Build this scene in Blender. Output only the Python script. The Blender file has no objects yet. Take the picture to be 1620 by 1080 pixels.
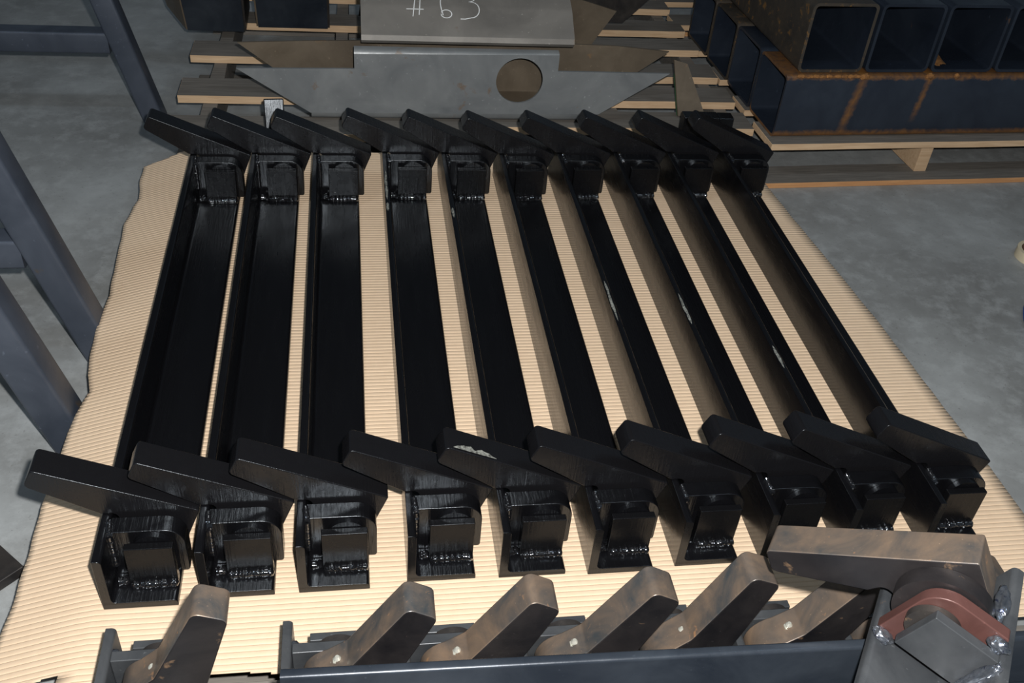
import bpy, bmesh, math, random
from mathutils import Vector, Matrix, noise

random.seed(7)
S = bpy.context.scene
COL = S.collection

# ------------------------------------------------------------------ camera
CAM_H, F_PX, PITCH, ROLL, YAW = 1.2, 1575.0, math.radians(38.167), math.radians(5.58), math.radians(11.1)
fw = Vector((math.sin(YAW) * math.cos(PITCH), math.cos(YAW) * math.cos(PITCH), -math.sin(PITCH)))
rt0 = Vector((math.cos(YAW), -math.sin(YAW), 0))
up0 = rt0.cross(fw)
rt = rt0 * math.cos(ROLL) + up0 * math.sin(ROLL)
up = -rt0 * math.sin(ROLL) + up0 * math.cos(ROLL)
cd = bpy.data.cameras.new('camera')
cam = bpy.data.objects.new('camera', cd)
COL.objects.link(cam)
cd.sensor_width = 36.0
cd.lens = 36.0 * F_PX / 1620.0
cd.clip_start = 0.02
cam.matrix_world = Matrix(((rt.x, up.x, -fw.x, 0), (rt.y, up.y, -fw.y, 0), (rt.z, up.z, -fw.z, CAM_H), (0, 0, 0, 1)))
S.camera = cam

# ------------------------------------------------------------------ world, lights, exposure
w = bpy.data.worlds.new('workshop_ambient')
S.world = w
w.use_nodes = True
w.node_tree.nodes['Background'].inputs[0].default_value = (0.60, 0.80, 1.0, 1)
w.node_tree.nodes['Background'].inputs[1].default_value = 0.10

fl = bpy.data.lights.new('camera_flash', 'POINT')          # the camera's own built-in flash
fl.energy = 185.0
fl.color = (1.0, 0.982, 0.955)
fl.shadow_soft_size = 0.014
flo = bpy.data.objects.new('camera_flash', fl)
flo.location = Vector((0, 0, CAM_H)) + rt * 0.050 + up * 0.060
COL.objects.link(flo)

def tube_lamp(loc, sx, sy, e):                              # ceiling fluorescent fittings of the workshop
    a = bpy.data.lights.new('ceiling_lamp', 'AREA')
    a.shape = 'RECTANGLE'; a.size = sx; a.size_y = sy; a.energy = e; a.color = (0.72, 0.86, 1.0)
    o = bpy.data.objects.new('ceiling_lamp', a); o.location = loc
    COL.objects.link(o)
tube_lamp((-2.5, 0.5, 4.5), 1.2, 0.3, 26)
tube_lamp((2.5, 1.0, 4.5), 1.2, 0.3, 14)

S.view_settings.view_transform = 'Standard'
S.view_settings.look = 'None'
S.view_settings.gamma = 1.0
S.view_settings.use_curve_mapping = False
S.view_settings.exposure = 0.0

# ------------------------------------------------------------------ materials
class NT:
    def __init__(s, name):
        s.m = bpy.data.materials.new(name); s.m.use_nodes = True
        s.t = s.m.node_tree; s.b = s.t.nodes['Principled BSDF']
    def n(s, kind, **kw):
        x = s.t.nodes.new(kind)
        for k, v in kw.items():
            if k.startswith('i_'):
                x.inputs[k[2:].replace('_', ' ')].default_value = v
            else:
                setattr(x, k, v)
        return x
    def l(s, a, b): s.t.links.new(a, b)
    def noise(s, scale, detail=4, rough=.55, vec=None, dist=0.0, stretch=None):
        x = s.n('ShaderNodeTexNoise'); x.inputs['Scale'].default_value = scale
        x.inputs['Detail'].default_value = detail; x.inputs['Roughness'].default_value = rough
        x.inputs['Distortion'].default_value = dist
        co = s.n('ShaderNodeTexCoord').outputs['Object']
        mp = s.n('ShaderNodeMapping')
        if stretch: mp.inputs['Scale'].default_value = stretch
        oi = s.n('ShaderNodeObjectInfo')
        mul = s.n('ShaderNodeMath', operation='MULTIPLY'); s.l(oi.outputs['Random'], mul.inputs[0]); mul.inputs[1].default_value = 37.0
        cx = s.n('ShaderNodeCombineXYZ')
        for k in range(3): s.l(mul.outputs[0], cx.inputs[k])
        s.l(cx.outputs[0], mp.inputs['Location'])
        s.l(co, mp.inputs['Vector']); s.l(mp.outputs[0], x.inputs['Vector'])
        return x.outputs['Fac']
    def ramp(s, fac, stops):
        r = s.n('ShaderNodeValToRGB'); e = r.color_ramp.elements
        while len(e) < len(stops): e.new(0.5)
        for q, (p, c) in zip(e, stops):
            q.position = p; q.color = (c[0], c[1], c[2], 1) if not isinstance(c, (int, float)) else (c, c, c, 1)
        s.l(fac, r.inputs[0]); return r.outputs[0]
    def mix(s, fac, a, b, mode='MIX'):
        x = s.n('ShaderNodeMix', data_type='RGBA', blend_type=mode)
        if hasattr(fac, 'links'): s.l(fac, x.inputs[0])
        else: x.inputs[0].default_value = fac
        for v, i in ((a, 6), (b, 7)):
            if hasattr(v, 'links'): s.l(v, x.inputs[i])
            else: x.inputs[i].default_value = (v[0], v[1], v[2], 1)
        return x.outputs[2]
    def bump(s, h, st, d=.001):
        x = s.n('ShaderNodeBump'); x.inputs['Strength'].default_value = st; x.inputs['Distance'].default_value = d
        s.l(h, x.inputs['Height']); s.l(x.outputs[0], s.b.inputs['Normal'])
    def col(s, c):
        if hasattr(c, 'links'): s.l(c, s.b.inputs['Base Color'])
        else: s.b.inputs['Base Color'].default_value = (c[0], c[1], c[2], 1)
    def rough(s, r):
        if hasattr(r, 'links'): s.l(r, s.b.inputs['Roughness'])
        else: s.b.inputs['Roughness'].default_value = r
    def metal(s, v): s.b.inputs['Metallic'].default_value = v

M = {}
def black_paint(name, base, r0, r1, streak, bmp=.55, spec=.30):
    a = NT(name)
    a.col(base)
    nz = a.noise(60, 3, .6, stretch=streak)
    a.rough(a.ramp(nz, [(.3, r0), (.75, r1)]))
    a.bump(a.noise(330, 3, .6, stretch=(1, .06, .06)), bmp, .0008)
    a.b.inputs['Specular IOR Level'].default_value = spec
    a.b.inputs['Specular Tint'].default_value = (.86, .93, 1.0, 1)
    M[name] = a.m
black_paint('black_paint', (.0034, .0034, .0042), .21, .31, (1, .12, 1), .60, .62)
black_paint('black_paint_plate', (.0035, .0035, .0042), .19, .28, (1, 1, 1), .70, .75)
black_paint('black_paint_block', (.0040, .0040, .0046), .22, .32, (1, 1, 1), .5, .22)
black_paint('black_paint_satin', (.0060, .0059, .0068), .22, .32, (1, 1, 1), .70, .36)
black_paint('black_weld', (.006, .006, .007), .06, .14, (1, 1, 1), .05, 1.0)
for k_, v_ in (('Coat Weight', 1.0), ('Coat Roughness', .05), ('Coat IOR', 1.7)): M['black_weld'].node_tree.nodes['Principled BSDF'].inputs[k_].default_value = v_

a = NT('paint_chip'); a.col(a.ramp(a.noise(220, 4), [(.35, (.05, .05, .045)), (.65, (.26, .27, .245))])); a.rough(.6); M['paint_chip'] = a.m

a = NT('cardboard')
n1 = a.noise(5, 4); n2 = a.noise(90, 3)
a.col(a.mix(a.ramp(n2, [(.3, 0.), (.8, .5)]), a.mix(n1, (.62, .470, .325), (.69, .53, .375)), (.58, .43, .29)))
a.rough(.85); a.bump(a.noise(400, 2), .12, .0005); M['cardboard'] = a.m

a = NT('concrete')
n1 = a.noise(2.6, 7, .66, dist=.15); n2 = a.noise(19, 6, .7, dist=.1); n3 = a.noise(140, 2)
c = a.mix(a.ramp(n1, [(.32, 0.), (.68, 1.)]), (.178, .182, .178), (.335, .352, .355))
c = a.mix(a.ramp(n2, [(.48, 0.), (.74, .6)]), c, (.41, .432, .438))
c = a.mix(a.ramp(n3, [(.66, 0.), (.74, .5)]), c, (.14, .135, .13))
a.col(c); a.rough(a.ramp(n2, [(.3, .42), (.7, .62)])); a.bump(n2, .12, .002); M['concrete'] = a.m

def steel(name, dark, light, rust, rust_amt, metal=.75, rough=(.32, .55), sc=9):
    a = NT(name)
    n1 = a.noise(sc, 5, .6, dist=.6); n2 = a.noise(sc * 2.3, 5, .65, dist=.4); n3 = a.noise(sc * 18, 3)
    c = a.mix(a.ramp(n1, [(.3, 0.), (.72, 1.)]), dark, light)
    c = a.mix(a.ramp(n2, [(.74 - rust_amt * .45, 0.), (.80 - rust_amt * .35, .9)]), c, rust)
    c = a.mix(a.ramp(n3, [(.68, 0.), (.76, .4)]), c, [min(1, v * 2.2) for v in light])
    a.col(c); a.metal(metal); a.rough(a.ramp(n2, [(.3, rough[0]), (.7, rough[1])]))
    a.bump(n3, .12, .0008); M[name] = a.m
steel('mill_steel', (.150, .162, .170), (.245, .258, .262), (.17, .12, .08), .25, .2, (.30, .5), 7)
steel('warm_steel', (.15, .142, .13), (.26, .245, .222), (.19, .14, .10), .22, .2, (.32, .5), 5)
steel('bar_steel', (.034, .038, .043), (.085, .090, .096), (.14, .09, .06), .12, .35, (.25, .42), 11)
steel('blue_steel', (.016, .021, .030), (.040, .049, .062), (.08, .06, .06), .08, .35, (.25, .4), 8)
steel('tube_steel', (.013, .018, .029), (.030, .040, .058), (.16, .08, .03), .08, .25, (.24, .42), 4)
steel('rusty_tube_steel', (.040, .036, .032), (.075, .060, .044), (.22, .115, .035), .36, .3, (.45, .65), 16)
steel('heat_tinted_steel', (.060, .068, .074), (.25, .175, .120), (.44, .235, .115), .22, .45, (.30, .5), 17)
steel('dark_scale_steel', (.022, .021, .022), (.06, .052, .046), (.16, .10, .06), .16, .4, (.35, .55), 16)
steel('scale_face', (.008, .008, .010), (.032, .028, .028), (.23, .145, .085), .17, .3, (.30, .45), 10)
steel('brown_plate', (.10, .078, .055), (.175, .14, .10), (.22, .135, .07), .22, .3, (.4, .6), 6)
steel('red_oxide', (.070, .032, .028), (.115, .052, .045), (.06, .045, .042), .15, .25, (.3, .45), 14)
steel('bright_weld', (.16, .19, .24), (.42, .44, .48), (.05, .06, .12), .42, .9, (.14, .3), 70)
steel('rack_steel', (.040, .050, .070), (.085, .10, .130), (.10, .075, .05), .10, .35, (.33, .5), 5)
a = NT('front_tube_steel')
n1 = a.noise(4, 5, .6, dist=.6); n2 = a.noise(38, 5, .65, dist=.5); n3 = a.noise(70, 3)
c = a.mix(a.ramp(n1, [(.3, 0.), (.72, 1.)]), (.015, .020, .032), (.034, .045, .064))
tc = a.n('ShaderNodeTexCoord').outputs['Object']; sx = a.n('ShaderNodeSeparateXYZ'); a.l(tc, sx.inputs[0])
def mth(op, x, y=None, clamp=False):
    m = a.n('ShaderNodeMath', operation=op); m.use_clamp = clamp
    for k, v in enumerate((x, y)):
        if v is None: continue
        if hasattr(v, 'links'): a.l(v, m.inputs[k])
        else: m.inputs[k].default_value = v
    return m.outputs[0]
def run(x0, slant, wd, ztop, zbot):
    ctr = mth('ADD', x0, mth('MULTIPLY', mth('SUBTRACT', sx.outputs[2], ztop), slant))
    dx = mth('ABSOLUTE', mth('SUBTRACT', sx.outputs[0], ctr))
    dx = mth('SUBTRACT', dx, mth('MULTIPLY', mth('SUBTRACT', n3, .5), .016))
    f = mth('SUBTRACT', 1.0, mth('DIVIDE', dx, wd), True)
    g = mth('DIVIDE', mth('SUBTRACT', sx.outputs[2], zbot), .05, True)
    return mth('MULTIPLY', mth('MULTIPLY', f, g), n2)
st = mth('ADD', run(.224, .17, .017, .18, .0), run(.420, .12, .012, .18, .04))
band = mth('MULTIPLY', mth('SUBTRACT', 1.0, mth('DIVIDE', mth('SUBTRACT', sx.outputs[2], mth('MULTIPLY', n2, .020)), .014), True), mth('MULTIPLY', n2, 1.5, True))
topb = mth('MULTIPLY', mth('DIVIDE', mth('SUBTRACT', mth('ADD', sx.outputs[2], mth('MULTIPLY', n2, .022)), .178), .008, True), mth('MULTIPLY', n3, 1.3, True))
c = a.mix(mth('MULTIPLY', mth('ADD', mth('ADD', mth('MULTIPLY', st, 1.5), band), topb), 1.0, True), c, (.25, .115, .035))
a.col(c); a.metal(.2); a.rough(a.ramp(n2, [(.3, .26), (.7, .45)])); M['front_tube_steel'] = a.m
a = NT('rust_stain'); a.col(a.ramp(a.noise(60, 5), [(.3, (.12, .055, .02)), (.7, (.38, .17, .045))])); a.rough(.9); a.bump(a.noise(120, 4), .5, .002); M['rust_stain'] = a.m
a = NT('zinc_fitting'); a.col((.62, .62, .55)); a.metal(.6); a.rough(.28); M['zinc_fitting'] = a.m
a = NT('chalk'); a.col((.78, .80, .80)); a.rough(.9); M['chalk'] = a.m
a = NT('blue_rubber'); a.col((.02, .07, .28)); a.rough(.45); M['blue_rubber'] = a.m
a = NT('cream_tape'); a.col((.55, .48, .34)); a.rough(.6); M['cream_tape'] = a.m
a = NT('brown_core'); a.col((.10, .05, .03)); a.rough(.8); M['brown_core'] = a.m
a = NT('green_paint_mark'); a.col((.02, .14, .05)); a.rough(.6); M['green_paint_mark'] = a.m

def wood(name, c0, c1, st):
    a = NT(name)
    n1 = a.noise(14, 5, .6, stretch=st, dist=.8); n2 = a.noise(3, 3)
    c = a.mix(a.ramp(n1, [(.3, 0.), (.7, 1.)]), c0, c1)
    c = a.mix(a.ramp(n2, [(.45, 0.), (.8, .45)]), c, [v * .55 for v in c0])
    a.col(c); a.rough(.8); a.bump(n1, .25, .001); M[name] = a.m
wood('weathered_wood', (.115, .105, .092), (.20, .182, .160), (.6, 9, 9))
wood('cut_wood', (.52, .345, .20), (.68, .49, .31), (.6, 9, 9))
wood('orange_wood', (.46, .22, .09), (.60, .32, .14), (.6, 9, 9))

# ------------------------------------------------------------------ mesh helpers
def link(name, me, mats, parent=None):
    o = bpy.data.objects.new(name, me)
    COL.objects.link(o)
    if mats is not None:
        for m in (mats if isinstance(mats, (list, tuple)) else [mats]):
            me.materials.append(M[m])
    if parent is not None: o.parent = parent
    return o
def mesh_of(bm, name, smooth=35):
    bmesh.ops.recalc_face_normals(bm, faces=bm.faces[:])
    me = bpy.data.meshes.new(name); bm.to_mesh(me); bm.free()
    if smooth:
        me.shade_smooth(); me.set_sharp_from_angle(angle=math.radians(smooth))
    return me
def bev(o, wd=.0015, seg=2):
    m = o.modifiers.new('bevel', 'BEVEL'); m.width = wd; m.segments = seg
    m.limit_method = 'ANGLE'; m.angle_limit = math.radians(40); m.harden_normals = True
    return o
def box_bm(x0, x1, y0, y1, z0, z1, bm=None):
    bm = bm or bmesh.new()
    v = [bm.verts.new((x, y, z)) for x in (x0, x1) for y in (y0, y1) for z in (z0, z1)]
    for f in ((0, 1, 3, 2), (4, 6, 7, 5), (0, 4, 5, 1), (2, 3, 7, 6), (0, 2, 6, 4), (1, 5, 7, 3)):
        bm.faces.new([v[i] for i in f])
    return bm
def extrude_y(prof, y0, y1, bm=None):
    """prof: list of (x, z); solid prism along y"""
    bm = bm or bmesh.new()
    A = [bm.verts.new((x, y0, z)) for x, z in prof]; B = [bm.verts.new((x, y1, z)) for x, z in prof]
    n = len(prof)
    bm.faces.new(A); bm.faces.new(B)
    for i in range(n): bm.faces.new((A[i], A[(i + 1) % n], B[(i + 1) % n], B[i]))
    return bm
def extrude_x(prof, x0, x1, bm=None):
    bm = bm or bmesh.new()
    A = [bm.verts.new((x0, y, z)) for y, z in prof]; B = [bm.verts.new((x1, y, z)) for y, z in prof]
    n = len(prof)
    bm.faces.new(A); bm.faces.new(B)
    for i in range(n): bm.faces.new((A[i], A[(i + 1) % n], B[(i + 1) % n], B[i]))
    return bm
def round_poly(pts, radii, seg=5):
    out = []; n = len(pts)
    for i in range(n):
        p = Vector(pts[i]); a = Vector(pts[i - 1]) - p; b = Vector(pts[(i + 1) % n]) - p
        r = radii[i] if isinstance(radii, (list, tuple)) else radii
        if r <= 0: out.append((p.x, p.y)); continue
        a.normalize(); b.normalize()
        ang = a.angle(b); d = r / math.tan(ang / 2)
        s = p + a * d; e = p + b * d
        c = p + (a + b).normalized() * (r / math.sin(ang / 2))
        a0 = math.atan2(s.y - c.y, s.x - c.x); a1 = math.atan2(e.y - c.y, e.x - c.x)
        da = (a1 - a0 + math.pi) % (2 * math.pi) - math.pi
        for k in range(seg + 1):
            t = a0 + da * k / seg
            out.append((c.x + r * math.cos(t), c.y + r * math.sin(t)))
    return out
def cyl_bm(p0, p1, r, n=28, bm=None, r1=None):
    bm = bm or bmesh.new()
    p0 = Vector(p0); p1 = Vector(p1); d = (p1 - p0).normalized(); q = d.to_track_quat('Z', 'Y')
    r1 = r if r1 is None else r1
    A = [bm.verts.new(p0 + q @ Vector((r * math.cos(2 * math.pi * i / n), r * math.sin(2 * math.pi * i / n), 0))) for i in range(n)]
    B = [bm.verts.new(p1 + q @ Vector((r1 * math.cos(2 * math.pi * i / n), r1 * math.sin(2 * math.pi * i / n), 0))) for i in range(n)]
    bm.faces.new(A); bm.faces.new(B)
    for i in range(n): bm.faces.new((A[i], A[(i + 1) % n], B[(i + 1) % n], B[i]))
    return bm
def bead_bm(path, r, seed, per=.0042, flat=1.0):
    """weld bead: stacked ripples along a polyline"""
    rnd = random.Random(seed)
    pts = [Vector(p) for p in path]
    L = sum((pts[i + 1] - pts[i]).length for i in range(len(pts) - 1))
    n = max(6, int(L / per * 2.5)); bm = bmesh.new(); rings = []; K = 9
    for i in range(n + 1):
        t = i / n * L; k = 0
        while k < len(pts) - 2 and t > (pts[k + 1] - pts[k]).length: t -= (pts[k + 1] - pts[k]).length; k += 1
        d = (pts[k + 1] - pts[k]); p = pts[k] + d.normalized() * t; q = d.to_track_quat('Z', 'Y')
        e = min(1, math.sqrt(max(0, min(i, n - i) / max(1, n * .06)))) * .9 + .1
        rr = r * e * (1 + .09 * math.sin(i * 2.5 + rnd.random()) + .16 * (rnd.random() - .5))
        ring = []
        for j in range(K):
            a = 2 * math.pi * j / K
            f = rr * (1 + .18 * (rnd.random() - .5))
            ring.append(bm.verts.new(p + q @ Vector((f * math.cos(a), f * math.sin(a) * flat, 0))))
        rings.append(ring)
    for A, B in zip(rings, rings[1:]):
        for j in range(K): bm.faces.new((A[j], A[(j + 1) % K], B[(j + 1) % K], B[j]))
    bm.faces.new(rings[0]); bm.faces.new(rings[-1])
    return bm
def tag(o, label, cat, group=None, kind=None):
    if label: o['label'] = label
    if cat: o['category'] = cat
    if group: o['group'] = group
    if kind: o['kind'] = kind
    return o
def empty(name, loc=(0, 0, 0), rz=0.0):
    o = bpy.data.objects.new(name, None); o.empty_display_size = .05
    o.location = loc; o.rotation_euler = (0, 0, rz); COL.objects.link(o)
    return o

# ------------------------------------------------------------------ floor
FLOOR = -.13
bm = bmesh.new()
vs = [bm.verts.new(p) for p in ((-7, -3, FLOOR), (8, -3, FLOOR), (8, 11, FLOOR), (-7, 11, FLOOR))]
bm.faces.new(vs)
fo = link('floor', mesh_of(bm, 'floor', 0), 'concrete')
fo['kind'] = 'structure'; fo['label'] = 'grey worn concrete workshop floor'

bm = bmesh.new()
bm.faces.new([bm.verts.new(p) for p in ((-7, -3, 5.0), (8, -3, 5.0), (8, 11, 5.0), (-7, 11, 5.0))])
co_ = link('ceiling', mesh_of(bm, 'ceiling', 0), 'concrete'); co_['kind'] = 'structure'; co_['label'] = 'grey workshop ceiling above the scene'
# ------------------------------------------------------------------ pallets
def board(name, parent, x0, x1, y0, y1, z0, z1, edge='cut_wood', top='weathered_wood', seed=0):
    rnd = random.Random(seed)
    bm = bmesh.new(); n = 14
    horiz = (x1 - x0) > (y1 - y0)
    rows = []
    for i in range(n + 1):
        t = i / n
        j0, j1 = (rnd.random() - .5) * .003, (rnd.random() - .5) * .003
        if horiz:
            x = x0 + (x1 - x0) * t; q = [(x, y0 + j0, z0), (x, y1 + j1, z0), (x, y1 + j1, z1), (x, y0 + j0, z1)]
        else:
            y = y0 + (y1 - y0) * t; q = [(x0 + j0, y, z0), (x1 + j1, y, z0), (x1 + j1, y, z1), (x0 + j0, y, z1)]
        rows.append([bm.verts.new(p) for p in q])
    for A, B in zip(rows, rows[1:]):
        for k in range(4):
            f = bm.faces.new((A[k], A[(k + 1) % 4], B[(k + 1) % 4], B[k]))
            f.material_index = 0 if k in (0, 2) else 1
    for R in (rows[0], rows[-1]): bm.faces.new(R).material_index = 1
    o = link(name, mesh_of(bm, name, 30), [top, edge], parent)
    return bev(o, .0012, 1)

def pallet(label, loc, rz, width, boards, stringers, y0, y1, top=0.0, th=.017, low=None, edge='cut_wood', lowedge='orange_wood', seed=0, group=None, sm_='cut_wood'):
    p = empty('wooden_pallet', loc, rz)
    tag(p, label, 'pallet', group)
    for i, (a, b) in enumerate(boards):
        board('deck_board', p, 0, width, a, b, top - th, top, edge, seed=seed + i)
    for i, sx in enumerate(stringers):
        board('stringer', p, sx - .019, sx + .019, y0, y1, FLOOR + .016, top - th, sm_, sm_, seed=seed + 40 + i)
    for i, (a, b) in enumerate(low or []):
        board('bottom_board', p, 0, width, a, b, FLOOR, FLOOR + .016, lowedge, seed=seed + 60 + i)
    return p
# pallet under the cardboard, and the one below the rusty bars
def rows(y0, y1, wd, pitch):
    out = []; y = y0
    while y + wd <= y1 + 1e-6: out.append((y, y + wd)); y += pitch
    return out
pallet('low wooden pallet hidden under the corrugated cardboard and black bars', (-.370, 0, 0), 0, 1.385,
       rows(.85, 2.30, .10, .145), (.06, .70, 1.32), .85, 2.30, -.006, low=rows(.85, 2.30, .10, .55), seed=1)
pallet('wooden pallet in the foreground carrying the row of rusty bars', (-.36, 0, 0), 0, 1.35,
       rows(-.487, .79, .115, .145), (.06, .67, 1.29), -.45, .785, -.0005, low=rows(-.45, .79, .10, .55), seed=200)
# rear pallets
pallet('weathered pallet at the back left with wide gaps between boards', (-.495, 0, 0), math.radians(-.6), .80,
       [(2.37, 2.47), (2.585, 2.70), (2.852, 2.965), (3.11, 3.21), (3.36, 3.46)], (.085, .43, .76), 2.37, 3.46, 0.0, th=.022, low=[(2.42, 2.52), (2.86, 2.98), (3.34, 3.44)], lowedge='weathered_wood', seed=300, sm_='weathered_wood')
pallet('weathered pallet at the back right with closely set boards', (.365, 0, 0), math.radians(.2), .745,
       [(2.415, 2.52), (2.585, 2.685), (2.757, 2.86), (2.965, 3.06), (3.125, 3.22), (3.325, 3.42), (3.50, 3.60)], (.06, .37, .70), 2.42, 3.6, 0.0, th=.022, low=[(2.44, 2.54), (2.95, 3.05), (3.48, 3.58)], lowedge='weathered_wood', seed=400, sm_='weathered_wood')
TP = pallet('pallet with a pale front board supporting the stacked square tubes', (1.125, 2.335, 0), math.radians(2.7), 1.75,
       [(0, .14), (.21, .31), (.42, .52), (.64, .74), (.86, .96), (1.08, 1.18)], (.50, 1.12, 1.69), .03, 1.18, -.004, th=.019, low=[(-.02, .08), (.52, .62), (1.08, 1.18)], seed=500)

# ------------------------------------------------------------------ corrugated cardboard
def droop(x):
    d = max(0.0, -.372 - x)
    return -(.30 * d * d / (d + .022)) if d > 0 else 0.0
LEFT = [(.78, -.515), (.84, -.508), (.95, -.503), (1.05, -.500), (1.15, -.503), (1.22, -.497), (1.32, -.498), (1.36, -.493), (1.42, -.479), (1.47, -.494), (1.60, -.503), (1.655, -.502),
        (1.72, -.497), (1.82, -.505), (1.92, -.509), (2.00, -.515), (2.07, -.505), (2.10, -.497), (2.20, -.509), (2.30, -.512)]
RIGHT = [(.78, 1.104), (1.002, 1.102), (1.124, 1.099), (1.276, 1.090), (1.428, 1.084), (1.647, 1.068), (1.892, 1.046), (2.116, 1.027), (2.32, 1.02)]
def interp(T, y):
    if y <= T[0][0]: return T[0][1]
    for (a, b), (c, d) in zip(T, T[1:]):
        if y <= c: return b + (d - b) * (y - a) / (c - a)
    return T[-1][1]
def card_far(x):  return 2.285 + .05 * max(-1.2, min(0, (x + .42))) * 5 + .006 * noise.noise((x * 9, 3, 0)) if x < -.40 else 2.283 - .03 * (x + .4)
def card_near(x): return .802 + .012 * noise.noise((x * 11, 1, 0)) + .006 * noise.noise((x * 47, 2, 0)) + (.018 if x < -.40 else 0)
PITCH_F, AMP = .0094, .0038
bm = bmesh.new()
prof = [(0.0, 0.0), (.035, .62), (.085, .90), (.22, .985), (.5, 1.0), (.78, .985), (.915, .90), (.965, .62)]
ys = []
y = .760
while y < 2.32:
    for t, h in prof: ys.append((y + t * PITCH_F, h))
    y += PITCH_F
NX = 64
us = [0, .006, .012, .02, .03, .04, .052, .066, .082, .10, .12] + [.12 + .88 * (i + 1) / 52 for i in range(52)]
grid = []
for yy, h in ys:
    xl = interp(LEFT, yy) + .0035 * (h - .5) * 0 + .004 * noise.noise((yy * 14, 0, 5)); xr = interp(RIGHT, yy) + .003 * noise.noise((yy * 12, 4, 0))
    row = []
    for u in us:
        x = xl + (xr - xl) * u
        wob = -abs(.0026 * noise.noise((x * 3.1, yy * 2.3, 0))) if x < -.37 else 0
        z = -AMP - .0004 + AMP * h + droop(x) + wob
        yq = yy
        row.append((x, yq, z))
    grid.append(row)
V = {}
def gv(i, j):
    if (i, j) not in V: V[(i, j)] = bm.verts.new(grid[i][j])
    return V[(i, j)]
for i in range(len(ys) - 1):
    for j in range(len(us) - 1):
        cx = (grid[i][j][0] + grid[i][j + 1][0]) / 2; cy = (ys[i][0] + ys[i + 1][0]) / 2
        if cy < card_near(cx) or cy > card_far(cx): continue
        bm.faces.new((gv(i, j), gv(i, j + 1), gv(i + 1, j + 1), gv(i + 1, j)))
bmesh.ops.recalc_face_normals(bm, faces=bm.faces[:])
me = bpy.data.meshes.new('corrugated_cardboard'); bm.to_mesh(me); bm.free(); me.shade_smooth()
card = link('cardboard_sheet', me, 'cardboard')
sm = card.modifiers.new('paper', 'SOLIDIFY'); sm.thickness = .0006; sm.offset = -1
tag(card, 'tan corrugated cardboard sheet with torn edges lying under the black bars', 'cardboard')

# ------------------------------------------------------------------ pivot arm bars
LW, LT = .1016, .0127
ANGLE = [(0, 0)] + round_poly([(LW, 0), (LW, LT), (LT, LT), (LT, LW), (0, LW)], [0, .006, .008, .006, 0], 5)
PIN = (.068, .060)
ARM_PTS = [(-.0775, .193), (.132, .1005), (.110, .045), (.085, .021), (.048, .021), (.027, .045), (.020, .1022), (-.002, .1028), (-.092, .164)]
ARM_RAD = [.006, .003, .012, .018, .018, .014, .010, .004, .008]
PLATE_PTS = [(LT + .0003, LT + .0005), (.1135, LT + .0005), (.1135, .1005), (LT + .0003, .1005)]

def two_tone(me):
    for p in me.polygons: p.material_index = 1 if abs(p.normal.y) > .9 else 0
    return me
def arm_paint_prof():
    p = round_poly(ARM_PTS, ARM_RAD, 4)
    return [(x - PIN[0], z - PIN[1]) for x, z in p]
def arm_rust_prof():
    """lever: round hub, straight bar reaching out along +x, tip at .197"""
    r = .0440; tip = .190
    pts = [(tip, .016), (.058, .020)]
    a0 = math.radians(48); a1 = math.radians(285)
    for k in range(22):
        t = a0 + (a1 - a0) * k / 21
        pts.append((r * math.cos(t), r * math.sin(t)))
    pts += [(.05, -.0445), (tip, -.026)]
    rad = [.010, .012] + [0] * 22 + [.02, .010]
    return round_poly(pts, rad, 4)

MESH = {}
def shared(key, fn):
    if key not in MESH: MESH[key] = fn()
    return MESH[key]

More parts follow.
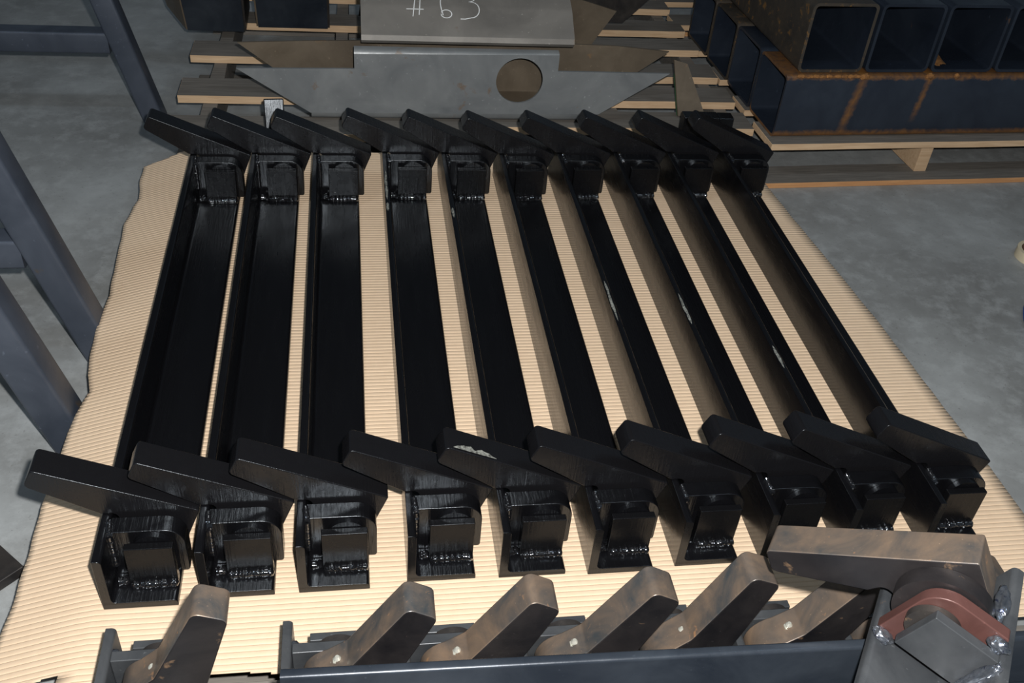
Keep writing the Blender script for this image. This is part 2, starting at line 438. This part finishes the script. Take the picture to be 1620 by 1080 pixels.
def end_assembly(root, iron, yb, sgn, rusty, arm_rot, seed, key, lift=0.0, plate_mat=None):
    """pivot block, pin, bracket plate and arm on one end of an angle iron; yb = front of the block, sgn = direction from block to arm"""
    Y = lambda d: yb + sgn * d
    pm = 'bar_steel' if rusty else 'black_paint'
    wm = 'bright_weld' if rusty else 'black_weld'
    rnd = random.Random(seed)
    # block
    me = shared((key, 'block', yb), lambda: mesh_of(box_bm(.034, .100, *sorted((Y(0), Y(.012))), LT + .0004, .0885), 'pivot_block'))
    b = link('pivot_block', me, None if me.materials else (pm if rusty else 'black_paint_block'), root); bev(b, .0012)
    wv = seed % 4
    me = shared((key, 'foot', yb, wv), lambda: mesh_of(bead_bm([(.034, Y(-.002), LT + .003), (.101, Y(-.002), LT + .004)], .0072, wv + 11), 'weld_bead', 50))
    if key != 'tilt': link('weld_bead', me, None if me.materials else wm, b)
    me = shared((key, 'blob', yb, wv), lambda: mesh_of(bead_bm([(LT + .004, Y(.003), LT + .006), (.026, Y(.004), LT + .006), (.033, Y(.003), LT + .011)], .0066, wv + 31), 'weld_bead', 50))
    if key != 'tilt': link('weld_bead', me, None if me.materials else wm, b)
    # pin
    me = shared((key, 'pin', yb), lambda: mesh_of(cyl_bm((PIN[0] + .002, Y(.0125), .072), (PIN[0] + .002, Y(.0215), .072), .0275, 36), 'pivot_pin'))
    link('pivot_pin', me, None if me.materials else ('dark_scale_steel' if rusty else 'black_paint'), root)
    # plate
    me = shared((key, 'plate', yb), lambda: mesh_of(extrude_y(round_poly(PLATE_PTS, [0, .004, .030, 0], 8), Y(.022), Y(.037 if rusty else .0505)), 'bracket_plate'))
    p = link('bracket_plate', me, None if me.materials else (plate_mat or (pm if rusty else 'black_paint_plate')), root); bev(p, .0015)
    me = shared((key, 'pweld', yb, wv), lambda: mesh_of(bead_bm([(LT + .002, Y(.021), .030), (LT + .002, Y(.020), .098), (LT + .001, Y(.027), .101), (LT - .001, Y(.046), .1035)] if not rusty else [(LT + .002, Y(.021), .082), (LT + .002, Y(.020), .097)], .0046 if not rusty else .0065, wv + 51), 'weld_bead', 50))
    if key != 'tilt': link('weld_bead', me, None if me.materials else wm, p)
    # arm
    if rusty:
        me = shared((key, 'arm', yb), lambda: two_tone(mesh_of(extrude_y(arm_rust_prof(), *sorted((0, sgn * .045))), 'pivot_arm')))
    else:
        me = shared((key, 'arm', yb), lambda: mesh_of(extrude_y(arm_paint_prof(), *sorted((0, sgn * .045))), 'pivot_arm'))
    return me, Y(.041 if rusty else .0555), pm

def bar_paint(x0, y0, yaw, near_rot, far_rot, label, i):
    root = empty('pivot_arm_bar', (x0, y0, 0), yaw)
    tag(root, label, 'steel bar', 'black painted pivot arm bars laid side by side')
    me = shared('iron', lambda: mesh_of(extrude_y(ANGLE, 0, 1.225), 'angle_iron', 30))
    iron = link('angle_iron', me, None if me.materials else 'black_paint', root); bev(iron, .0008, 1)
    for e, (yb, rot) in enumerate(((.030, near_rot), (1.088, far_rot))):
        me, ya, pm = end_assembly(root, iron, yb, 1, False, rot, i * 7 + e * 3, 'black')
        arm = link('pivot_arm', me, None if me.materials else 'black_paint_satin', root)
        arm.location = (PIN[0], ya, PIN[1]); arm.rotation_euler = (0, rot, 0); bev(arm, .0018)
    return root, iron

X0 = [-.3630, -.2305, -.0947, .0613, .1978, .3334, .4716, .6100, .7440, .8850]
Y0 = [.9185, .9265, .9270, .9345, .9325, .9290, .9345, .9400, .9420, .9450]
LBL = ['leftmost glossy black steel bar, beside the drooping cardboard margin',
       'second black steel bar from the left, narrow cardboard strip on both sides',
       'third black steel bar from the left, with its inner flange in view',
       'fourth black steel bar from the left, chalky paint chips near its far end',
       'fifth black steel bar from the left, pale scrape on its near arm tip',
       'sixth black steel bar from the left, unchipped, right of the scraped arm',
       'seventh black steel bar from the left, long pale chip along its flange edge',
       'eighth black steel bar from the left, small grey chips halfway down',
       'ninth black steel bar from the left, one white chip near its near arm',
       'rightmost black steel bar, beside the bare concrete on the right']
bars = []
for i in range(10):
    bars.append(bar_paint(X0[i], Y0[i], 0.0, 0.0, 0.0, LBL[i], i))
# paint chips (bare patches on flange edges)
def chip(iron, pts_y, xside, zc, wz, seed):
    """thin irregular flake on the top edge / inner lip of the upright flange"""
    rnd = random.Random(seed)
    bm = bmesh.new(); y0, y1 = pts_y; n = 9
    A, B = [], []
    for k in range(n + 1):
        t = k / n; yy = y0 + (y1 - y0) * t
        e = math.sin(math.pi * min(1, max(0, t))) ** .5
        a = .5 - .5 * e * (.4 + .6 * rnd.random()); b = .5 + .5 * e * (.4 + .6 * rnd.random())
        A.append(bm.verts.new((LT * (.05 + .60 * a), yy, LW + .0004))); B.append(bm.verts.new((LT * (.05 + .60 * b), yy, LW + .0004)))
    for k in range(n): bm.faces.new((A[k], A[k + 1], B[k + 1], B[k]))
    o = link('paint_chip', mesh_of(bm, 'paint_chip', 0), 'paint_chip', iron)
    so = o.modifiers.new('t', 'SOLIDIFY'); so.thickness = .0003; so.offset = -1
    return o
chip(bars[3][1], (.93, 1.06), 0, 0, 0, 1); chip(bars[3][1], (.885, .92), 0, 0, 0, 2)
chip(bars[4][1], (.86, .90), 0, 0, 0, 3)
chip(bars[6][1], (.49, .62), 0, 0, 0, 4)
chip(bars[7][1], (.47, .57), 0, 0, 0, 5)
chip(bars[8][1], (.335, .40), 0, 0, 0, 6)
# scrape on the fifth bar's near arm
rnd = random.Random(5)
bm = bmesh.new()
arm5 = [c for c in bars[4][0].children if c.name.startswith('pivot_arm')][0]
A, B = [], []
d = Vector((.2115, 0, -.0925)).normalized(); st = Vector((-.068 - PIN[0], .0, .1892 - PIN[1])); nn = Vector((.40, 0, .916))
for k in range(13):
    t = k / 12; e = math.sin(math.pi * t) ** .6
    A.append(bm.verts.new(st + d * (.07 * t) + nn * .0012 + Vector((0, .003, 0))))
    B.append(bm.verts.new(st + d * (.07 * t) + nn * .0012 + Vector((0, .004 + .011 * e * (.3 + .7 * rnd.random()), 0))))
for k in range(12): bm.faces.new((A[k], A[k + 1], B[k + 1], B[k]))
link('paint_chip', mesh_of(bm, 'paint_chip', 0), 'paint_chip', arm5)

# ------------------------------------------------------------------ rusty unpainted bars in the foreground
def fitting(parent, at, d):
    bm = cyl_bm(at, at + d * .002, .0082, 16); cyl_bm(at + d * .002, at + d * .006, .0062, 6, bm); cyl_bm(at + d * .006, at + d * .010, .0038, 12, bm); cyl_bm(at + d * .010, at + d * .0135, .0048, 12, bm, .0024)
    return link('grease_fitting', mesh_of(bm, 'grease_fitting', 40), 'zinc_fitting', parent)
def bar_rust(x0, yend, ang, label, i):
    root = empty('pivot_arm_bar', (x0, yend, .0004), 0)
    tag(root, label, 'steel bar', 'bare rusty pivot arm bars in the foreground row')
    me = shared('iron_r', lambda: mesh_of(extrude_y(ANGLE, -1.2, 0), 'angle_iron', 30))
    iron = link('angle_iron', me, None if me.materials else 'bar_steel', root); bev(iron, .0008, 1)
    me, ya, pm = end_assembly(root, iron, -.012, -1, True, 0, i * 5 + 1, 'rust')
    arm = link('pivot_arm', me, None if me.materials else ['heat_tinted_steel', 'scale_face'], root)
    arm.location = (PIN[0] + .002, ya, PIN[1] + .009); arm.rotation_euler = (0, -ang, 0); bev(arm, .0022)
    dv = Vector((math.cos(math.pi / 2 - ang), 0, math.sin(math.pi / 2 - ang)))
    fitting(arm, dv * .0436 + Vector((0, -.0225, 0)), dv)
    return root
RX = [-.325, -.106, .042, .192, .336, .482, .632]
RY = [.812, .806, .806, .806, .813, .809, .800]
RA = [66, 59, 59.5, 60, 66, 60, 60]
RL = ['leftmost bare steel bar, its rusty arm standing almost upright',
      'second bare steel bar from the left, flange tip rising beside clear cardboard',
      'third bare steel bar from the left, brown arm below the fifth black bar',
      'fourth bare steel bar from the left, arm in front of the seventh black bar',
      'fifth bare steel bar from the left, arm tip touching the big horizontal arm',
      'sixth bare steel bar from the left, its arm tucked under the horizontal arm',
      'rightmost bare steel bar of the row, mostly behind the tilted bar']
for i in range(7):
    bar_rust(RX[i], RY[i], math.radians(RA[i]), RL[i], i)

# wooden spacers carrying a second layer, then the crosswise steel bar
for k, (x, lb) in enumerate(((.02, 'left wooden spacer strip under the crosswise steel angle'), (.57, 'right wooden spacer strip under the crosswise steel angle'))):
    sp = empty('wooden_spacer', (0, 0, 0))
    tag(sp, lb, 'wood strip')
    board('timber', sp, x - .06, x + .06, .30, .60, .1022, .164, seed=700 + k)
blue = empty('steel_angle', (-.090, .6265, .1644), math.radians(-1.3))
tag(blue, 'long dark blue steel angle lying crosswise in front of the rusty arms', 'steel bar')
o = link('upright_flange', mesh_of(extrude_x(round_poly([(-.0127, 0), (0, 0), (0, .1016), (-.0127, .1016)], [0, 0, .003, .004], 3), 0, 1.15), 'upright_flange'), 'blue_steel', blue)
o = link('flat_flange', mesh_of(extrude_x([(-.1016, 0), (-.0128, 0), (-.0128, .0127), (-.1016, .0127)], 0, 1.15), 'flat_flange'), 'blue_steel', blue); bev(o, .0015)

# tilted bar resting on top at the lower right
root = empty('pivot_arm_bar', (.604, .513, .267))
root.rotation_mode = 'YXZ'
root.rotation_euler = (math.radians(2.355), -math.radians(69.09), math.radians(-34.96))
tag(root, 'bare steel bar tilted on its side, big rusty arm pointing left', 'steel bar')
iron = link('angle_iron', mesh_of(extrude_y(ANGLE, -.80, .150), 'angle_iron', 30), 'bar_steel', root); bev(iron, .0008, 1)
me, ya, pm = end_assembly(root, iron, .012, 1, True, 0, 3, 'tilt', plate_mat='red_oxide')
me = two_tone(mesh_of(extrude_y(arm_paint_prof(), 0, .045), 'pivot_arm'))
arm = link('pivot_arm', me, ['heat_tinted_steel', 'scale_face'], root)
arm.location = (PIN[0], .0710, PIN[1]); arm.rotation_euler = (0, math.radians(17), 0); bev(arm, .0022)
link('hub_boss', mesh_of(cyl_bm((PIN[0], .0500, PIN[1] + .006), (PIN[0], .0705, PIN[1] + .006), .050, 44), 'hub_boss'), 'scale_face', arm).location = (-PIN[0], -.0710, -PIN[1])
def weld_lump(parent, loc, s_, seed):
    bm = bmesh.new(); bmesh.ops.create_icosphere(bm, subdivisions=4, radius=1)
    for v in bm.verts:
        f = 1 + .30 * noise.noise(v.co * 1.7 + Vector((seed, 0, 0))) + .07 * noise.noise(v.co * 7 + Vector((seed, 3, 0)))
        v.co = Vector((v.co.x * s_[0], v.co.y * s_[1], v.co.z * s_[2])) * f + Vector(loc)
    link('weld_bead', mesh_of(bm, 'weld_bead', 60), 'bright_weld', parent)
weld_lump(iron, (.096, .092, LT + .004), (.008, .024, .008), 1)
weld_lump(iron, (.104, .030, LT + .006), (.008, .010, .012), 2)
weld_lump(iron, (.070, .004, LT + .002), (.036, .009, .006), 3)
weld_lump(iron, (LT + .003, .028, .092), (.006, .009, .012), 4)

# small black pieces behind the bars
def black_piece(name, label, cat, loc, rz, parts, rx=0.0):
    r = empty(name, loc, rz); r.rotation_euler = (rx, 0, rz); tag(r, label, cat)
    for nm, b, m in parts:
        bev(link(nm, mesh_of(box_bm(*b), nm), m, r), .003)
    return r
black_piece('steel_stub', 'small black stub with a shiny top behind the second black bar', 'steel block', (-.190, 2.27, 0), math.radians(5),
            [('post', (-.024, .024, -.018, .018, .004, .128), 'black_paint_satin'), ('foot_plate', (-.04, .04, -.03, .03, .006, .016), 'black_paint')], math.radians(-24))
black_piece('steel_stub', 'small black stub with a side peg behind the rightmost black bar', 'steel block', (.905, 2.33, 0), math.radians(-2),
            [('post', (-.05, .045, -.02, .02, 0, .085), 'black_paint'), ('peg', (.0452, .085, -.019, .019, .045, .084), 'black_paint')])

# ------------------------------------------------------------------ formed steel troughs at the back
def sheet_with_hole(outer, hole_c, hole_r, th, name, parent, mat, y, lean=0.0):
    bm = bmesh.new()
    def loop(pts):
        v = [bm.verts.new((x, 0, z)) for x, z in pts]
        return [bm.edges.new((v[i], v[(i + 1) % len(v)])) for i in range(len(v))]
    e = loop(outer)
    if hole_r: e += loop([(hole_c[0] + hole_r * math.cos(2 * math.pi * k / 40), hole_c[1] + hole_r * math.sin(2 * math.pi * k / 40)) for k in range(40)])
    bmesh.ops.triangle_fill(bm, use_beauty=True, edges=e)
    bmesh.ops.recalc_face_normals(bm, faces=bm.faces[:])
    if bm.faces and bm.faces[:][0].normal.y > 0: bmesh.ops.reverse_faces(bm, faces=bm.faces[:])
    r = bmesh.ops.extrude_face_region(bm, geom=bm.faces[:])
    for v in r['geom']:
        if isinstance(v, bmesh.types.BMVert): v.co.y += th
    me = mesh_of(bm, name, 40)
    o = link(name, me, mat, parent); o.location = (0, y, 0); o.rotation_euler = (lean, 0, 0)
    return o
WALL = [(-.290, .142), (.003, .146), (.003, .186), (.531, .192), (.531, .149), (.836, .148), (.655, .028), (-.112, .024)]
def thick(pl, t):
    out = []
    for i, p in enumerate(pl):
        a = Vector(pl[max(0, i - 1)]); b = Vector(pl[min(len(pl) - 1, i + 1)]); d = (b - a).normalized()
        out.append((p[0] + d.y * t, p[1] - d.x * t))
    return pl + out[::-1]
tr = empty('steel_trough', (0, 0, 0))
tag(tr, 'grey formed steel trough with pointed wings and one round hole', 'steel part')
sheet_with_hole(WALL, (.431, .121), .062, .006, 'front_wall', tr, 'mill_steel', 2.440)
sheet_with_hole([(-.298, .150), (-.12, .158), (.02, .162), (.56, .166), (.72, .163), (.872, .150), (.70, .022), (-.13, .020)], None, 0, .006, 'rear_wall', tr, 'brown_plate', 2.585)
link('bottom_bend', mesh_of(extrude_x(thick([(2.4400, .027), (2.4420, .016), (2.450, .007), (2.462, .003), (2.49, .003)], -.006), -.110, .650), 'bottom_bend', 50), 'mill_steel', tr)
link('top_bend', mesh_of(extrude_x(thick([(2.4400, .186), (2.4425, .193), (2.448, .1965), (2.462, .198)], .006), .003, .531), 'top_bend', 50), 'mill_steel', tr)
link('bottom_web', mesh_of(extrude_x([(2.50, .006), (2.585, .020), (2.585, .026), (2.50, .012)], -.09, .64), 'bottom_web'), 'brown_plate', tr)
# saddle with the chalk number
sd = empty('steel_saddle', (0, 0, 0))
tag(sd, 'bent steel cover plate with chalk number sixty-three on top of the trough', 'steel part')
SP = [(2.520, .199), (2.490, .199), (2.472, .203), (2.463, .213), (2.466, .226), (2.535, .274), (2.545, .279), (2.66, .318), (2.80, .330)]
link('cover_plate', mesh_of(extrude_x(thick(SP, .008), .022, .572), 'cover_plate', 30), 'warm_steel', sd)
def stroke(pts, wd, parent):
    """chalk line on the sloping lower face; pts in (x, s), s = distance up the slope"""
    o0 = Vector((0, 2.466, .226)); dirv = Vector((0, 2.535 - 2.466, .274 - .226)); Ls = dirv.length; dirv.normalize()
    o1 = Vector((0, 2.545, .279)); d1 = Vector((0, .115, .039)).normalized()
    nrm = Vector((0, -dirv.z, dirv.y)); n1 = Vector((0, -d1.z, d1.y))
    def P(x, s):
        if s <= Ls + .006: q = o0 + dirv * s + nrm * .0012
        else: q = o1 + d1 * (s - Ls - .010) + n1 * .0014
        q.x = x; return q
    bm = bmesh.new(); L, R = [], []
    for k, (x, s) in enumerate(pts):
        a = Vector(pts[max(0, k - 1)]); b = Vector(pts[min(len(pts) - 1, k + 1)]); d = (b - a).normalized(); n = Vector((-d.y, d.x)) * wd
        L.append(bm.verts.new(P(x + n.x, s + n.y))); R.append(bm.verts.new(P(x - n.x, s - n.y)))
    for k in range(len(pts) - 1): bm.faces.new((L[k], L[k + 1], R[k + 1], R[k]))
    return link('chalk_stroke', mesh_of(bm, 'chalk_stroke', 0), 'chalk', parent)
def dense(p, n=6):
    out = []
    for a, b in zip(p, p[1:]):
        for k in range(n): out.append((a[0] + (b[0] - a[0]) * k / n, a[1] + (b[1] - a[1]) * k / n))
    return out + [p[-1]]
cxs, k_ = 0, 0
stroke(dense([(.138, .078), (.182, .078)]), .0011, sd)
stroke(dense([(.154, .056), (.166, .150)], 10), .0011, sd)
stroke(dense([(.170, .061), (.178, .150)], 10), .0011, sd)
six = [(.246, .140)] + [(.232 - .006 * math.sin(t * math.pi), .132 - .070 * t) for t in [i / 8 for i in range(9)]] + \
      [(.240 - .014 * math.cos(t), .066 - .012 * math.sin(t)) for t in [i * 2 * math.pi / 18 for i in range(18)]]
stroke(six, .0011, sd)
three = [(.292, .150), (.304, .147)] + [(.300 + .018 * math.sin(t), .124 + .018 * math.cos(t)) for t in [i * math.pi / 8 for i in range(9)]] + \
        [(.304 + .022 * math.sin(t), .081 + .025 * math.cos(t)) for t in [i * math.pi / 10 for i in range(11)]] + [(.288, .052), (.276, .052)]
stroke(three, .0011, sd)
# further trough behind (same kind, seen past the cover plate)
t2 = empty('steel_trough', (0, 0, 0))
tag(t2, 'dark formed steel trough standing behind the chalk numbered cover plate', 'steel part')
sheet_with_hole([(.10, .20), (.60, .21), (.78, .16), (.70, .03), (.02, .03)], None, 0, .006, 'front_wall', t2, 'brown_plate', 2.86)
sheet_with_hole([(.05, .24), (.62, .25), (1.02, .215), (.86, .05), (.02, .05)], None, 0, .006, 'rear_wall', t2, 'dark_scale_steel', 3.06)
link('top_flange', mesh_of(extrude_x([(2.98, .222), (3.06, .216), (3.06, .222), (2.98, .228)], .60, 1.02), 'top_flange'), 'blue_steel', t2)
# flared boxes at the back left
def flared(name, label, x0, x1, y0, depth, h, fl_l, fl_r):
    r = empty(name, (0, 0, 0)); tag(r, label, 'steel part')
    def quad(nm, pts, mat):
        bm = bmesh.new(); vs = [bm.verts.new(p) for p in pts]; bm.faces.new(vs)
        o = link(nm, mesh_of(bm, nm, 0), mat, r); so = o.modifiers.new('t', 'SOLIDIFY'); so.thickness = .006; so.offset = 0
    quad('front_panel', [(x0, y0, .003), (x1, y0, .003), (x1 + fl_r * .1, y0 - .03, h), (x0 - fl_l * .2, y0 - .03, h)], 'blue_steel')
    quad('side_panel', [(x0 - .003, y0 + .005, .003), (x0 - fl_l, y0 + depth, .003), (x0 - fl_l * 1.5, y0 + depth, h), (x0 - fl_l * .2 - .003, y0 - .025, h)], 'brown_plate')
    quad('side_panel', [(x1 + .003, y0 + .005, .003), (x1 + fl_r, y0 + depth, .003), (x1 + fl_r, y0 + depth, h), (x1 + fl_r * .1 + .003, y0 - .025, h)], 'dark_scale_steel')
    quad('base_panel', [(x0, y0 + .004, .0035), (x1, y0 + .004, .0035), (x1, y0 + depth - .01, .0035), (x0, y0 + depth - .01, .0035)], 'blue_steel')
    return r
flared('steel_hopper', 'flared dark steel box at the far left edge of the back pallet', -.490, -.325, 3.035, .20, .22, .085, .0)
flared('steel_hopper', 'dark steel box between the flared box and the cover plate', -.285, -.075, 3.075, .20, .20, .02, .0)
# loose offcuts and rod on the right rear pallet
oc = empty('steel_offcut', (0, 0, 0)); tag(oc, 'brown angled offcut leaning beside the right wing of the trough', 'steel part')
bm = bmesh.new(); vs = [bm.verts.new(p) for p in ((.895, 2.485, .004), (.975, 2.49, .004), (.925, 2.572, .12), (.885, 2.575, .13))]; bm.faces.new(vs)
o = link('plate', mesh_of(bm, 'plate', 0), 'brown_plate', oc); so = o.modifiers.new('t', 'SOLIDIFY'); so.thickness = .006
bm = bmesh.new(); vs = [bm.verts.new(p) for p in ((.8955, 2.4865, .008), (.903, 2.487, .008), (.895, 2.555, .100), (.889, 2.555, .100))]; bm.faces.new(vs)
o = link('paint_mark', mesh_of(bm, 'paint_mark', 0), 'green_paint_mark', oc); so = o.modifiers.new('t', 'SOLIDIFY'); so.thickness = .009

# ------------------------------------------------------------------ square tubes
def square_tube(name, size, length, wall, along, mat):
    ro, ri = .016, .010; h = size
    O = round_poly([(0, 0), (h, 0), (h, h), (0, h)], ro, 4)
    I = round_poly([(wall, wall), (h - wall, wall), (h - wall, h - wall), (wall, h - wall)], ri, 4)
    bm = bmesh.new(); n = len(O)
    def ring(P, t): return [bm.verts.new((p[0], t, p[1]) if along == 'y' else (t, p[0], p[1])) for p in P]
    o0, o1, i0, i1 = ring(O, 0), ring(O, length), ring(I, 0), ring(I, length)
    for k in range(n):
        j = (k + 1) % n
        bm.faces.new((o0[k], o0[j], o1[j], o1[k])); bm.faces.new((i0[k], i1[k], i1[j], i0[j])).material_index = 1
        bm.faces.new((o0[k], i0[k], i0[j], o0[j])); bm.faces.new((o1[k], o1[j], i1[j], i1[k]))
    return mesh_of(bm, name, 40)
TS = .180; ry = math.radians(2.7)
R2 = Matrix.Rotation(ry, 3, 'Z'); org = Vector((1.138, 2.372, -.0036))
lowm = square_tube('square_tube', TS, 1.62, .008, 'x', 'tube_steel')
TL_ = ['front square tube lying lengthwise on the right pallet, blue steel with rust streaks',
       'second lengthwise square tube, directly behind the front tube of the lower layer',
       'third lengthwise square tube of the lower layer, rusty at its open end',
       'fourth lengthwise square tube of the lower layer, rusty and far back']
lows = []
for k in range(4):
    me = shared(('low', min(k, 2)), lambda: lowm.copy())
    o = link('square_tube', me, None if me.materials else (['front_tube_steel', 'tube_steel'] if k == 0 else ['tube_steel', 'tube_steel'] if k == 1 else ['rusty_tube_steel', 'tube_steel']))
    o.location = org + R2 @ Vector((0, k * (TS + .006), 0)); o.rotation_euler = (0, 0, ry)
    tag(o, TL_[k], 'steel tube', 'square tubes stacked on the right pallet'); lows.append(o)
upm = square_tube('square_tube', TS + .006, 1.3, .008, 'y', 'tube_steel')
UL = ['leftmost upper square tube, end-on, with a rust-speckled left side',
      'second upper square tube from the left, open end facing forward',
      'third upper square tube from the left, orange rust inside its floor',
      'fourth upper square tube from the left, cut off by the picture edge',
      'fifth upper square tube from the left, outside the picture edge']
ups = []
for k in range(4):
    me = upm if k else shared('uprust', lambda: upm.copy())
    o = link('square_tube', me, None if me.materials else (['rusty_tube_steel', 'tube_steel'] if k == 0 else ['tube_steel', 'tube_steel']))
    o.location = org + R2 @ Vector((.030 + k * .196, .018, TS + .0035)); o.rotation_euler = (0, 0, ry)
    tag(o, UL[k], 'steel tube', 'square tubes stacked on the right pallet'); ups.append(o)
rnd = random.Random(3)
def rust_lump(parent, loc, s, seed):
    bm = bmesh.new(); bmesh.ops.create_icosphere(bm, subdivisions=3, radius=1)
    for v in bm.verts:
        f = 1 + .35 * noise.noise(v.co * 2.3 + Vector((seed, 0, 0))); v.co = Vector((v.co.x * s[0], v.co.y * s[1], v.co.z * s[2])) * f + Vector(loc)
    link('rust_crust', mesh_of(bm, 'rust_crust', 60), 'rust_stain', parent)
rust_lump(lows[0], (.224, .004, TS - .003), (.014, .007, .008), 1)
rust_lump(lows[0], (.420, .004, TS - .003), (.014, .007, .008), 2)
rust_lump(lows[0], (.50, .004, TS - .003), (.008, .006, .008), 3)
for k in range(9): rust_lump(lows[0], (.04 + .02 * k + .006 * rnd.random(), .006, TS - .003), (.010 + .006 * rnd.random(), .006, .005), 5 + k)
rust_lump(ups[2], (.045, .12, .0095), (.030, .10, .0025), 30)

# ------------------------------------------------------------------ steel trestles at the left
def sq_bar(name, p0, p1, wx, wy, parent, mat='rack_steel'):
    """straight hollow-section bar between two points; wx across x, wy along y"""
    p0 = Vector(p0); p1 = Vector(p1); d = (p1 - p0).normalized(); yv = Vector((0, 1, 0)); xv = yv.cross(d).normalized()
    bm = bmesh.new(); ring = []
    P = round_poly([(-wx / 2, -wy / 2), (wx / 2, -wy / 2), (wx / 2, wy / 2), (-wx / 2, wy / 2)], .007, 3)
    A = [bm.verts.new(p0 + xv * a + yv * b) for a, b in P]; B = [bm.verts.new(p1 + xv * a + yv * b) for a, b in P]
    bm.faces.new(A); bm.faces.new(B)
    for k in range(len(P)): bm.faces.new((A[k], A[(k + 1) % len(P)], B[(k + 1) % len(P)], B[k]))
    return link(name, mesh_of(bm, name, 35), mat, parent)
def trestle(label, fx, fy, wd, rail_z, wy=.06, rail=True, lean=.25, H=.72):
    r = empty('steel_trestle', (fx, fy, FLOOR)); tag(r, label, 'trestle', 'steel trestles along the left side')
    span = 1.15
    sq_bar('leg', (0, 0, .0), (-lean * H, 0, H), wd, wy, r)
    sq_bar('leg', (-span, 0, .0), (-span + lean * H, 0, H), wd, wy, r)
    if rail:
        z = rail_z - FLOOR
        sq_bar('cross_rail', (-lean * z - wd * .52, 0, z), (-span + lean * z + wd * .52, 0, z), wd, wy * .9, r)
    sq_bar('top_beam', (-lean * H + .03, 0, H + wd / 2), (-span + lean * H - .03, 0, H + wd / 2), wd, wy, r)
    return r
trestle('dark steel trestle at the back left, its rail reaching the picture corner', -.556, 2.709, .058, .098, lean=.25)
trestle('middle dark steel trestle whose leg ends behind the cardboard edge', -.505, 1.645, .060, .130, lean=.27)
trestle('nearest dark steel trestle, its leg ending above the leftmost black arm', -.505, 1.385, .066, .2, lean=.27, rail=False)
pl = empty('steel_plate', (-.60, 1.10, FLOOR), math.radians(45)); tag(pl, 'dark steel plate corner lying on the floor at the lower left', 'steel plate')
bev(link('plate', mesh_of(box_bm(-.05, .045, -.05, .045, .0005, .02), 'plate'), 'dark_scale_steel', pl), .002)

# ------------------------------------------------------------------ things at the right picture edge
tp = empty('tape_roll', (1.742, 1.955, FLOOR)); tag(tp, 'cream tape roll with brown core standing at the right picture edge', 'tape')
bm = bmesh.new()
def ring_solid(r0, r1, h, mat, nm):
    bm = bmesh.new(); n = 40
    rr = [[bm.verts.new((r * math.cos(2 * math.pi * k / n), r * math.sin(2 * math.pi * k / n), z)) for k in range(n)] for r, z in ((r0, 0), (r1, 0), (r1, h), (r0, h))]
    for a in range(4):
        A, B = rr[a], rr[(a + 1) % 4]
        for k in range(n): bm.faces.new((A[k], A[(k + 1) % n], B[(k + 1) % n], B[k]))
    return link(nm, mesh_of(bm, nm, 40), mat, tp)
ring_solid(.032, .0395, .025, 'brown_core', 'core'); ring_solid(.040, .050, .025, 'cream_tape', 'tape')
P = [Vector(p) for p in ((1.70, 1.80, 0), (1.61, 1.755, 0), (1.568, 1.70, 0), (1.55, 1.64, 0), (1.565, 1.57, 0), (1.65, 1.52, 0), (1.9, 1.5, 0))]
bm = bmesh.new(); pr = None
pts = []
for k in range(len(P) - 1):
    a, b, c, d = P[max(0, k - 1)], P[k], P[k + 1], P[min(len(P) - 1, k + 2)]
    for q in range(6):
        t = q / 6; pts.append(.5 * ((2 * b) + (c - a) * t + (2 * a - 5 * b + 4 * c - d) * t * t + (3 * b - a - 3 * c + d) * t ** 3))
pts.append(P[-1])
for k, p in enumerate(pts):
    d = (pts[min(len(pts) - 1, k + 1)] - pts[max(0, k - 1)]).normalized(); sd_ = Vector((-d.y, d.x, 0))
    rg = [bm.verts.new(p + sd_ * (.008 * math.cos(2 * math.pi * m / 10)) + Vector((0, 0, FLOOR + .0085 + .008 * math.sin(2 * math.pi * m / 10)))) for m in range(10)]
    if pr:
        for m in range(10): bm.faces.new((pr[m], pr[(m + 1) % 10], rg[(m + 1) % 10], rg[m]))
    else: bm.faces.new(rg)
    pr = rg
bm.faces.new(pr)
ho = link('rubber_hose', mesh_of(bm, 'rubber_hose', 50), 'blue_rubber')
tag(ho, 'blue hose curving just inside the right picture edge', 'hose')
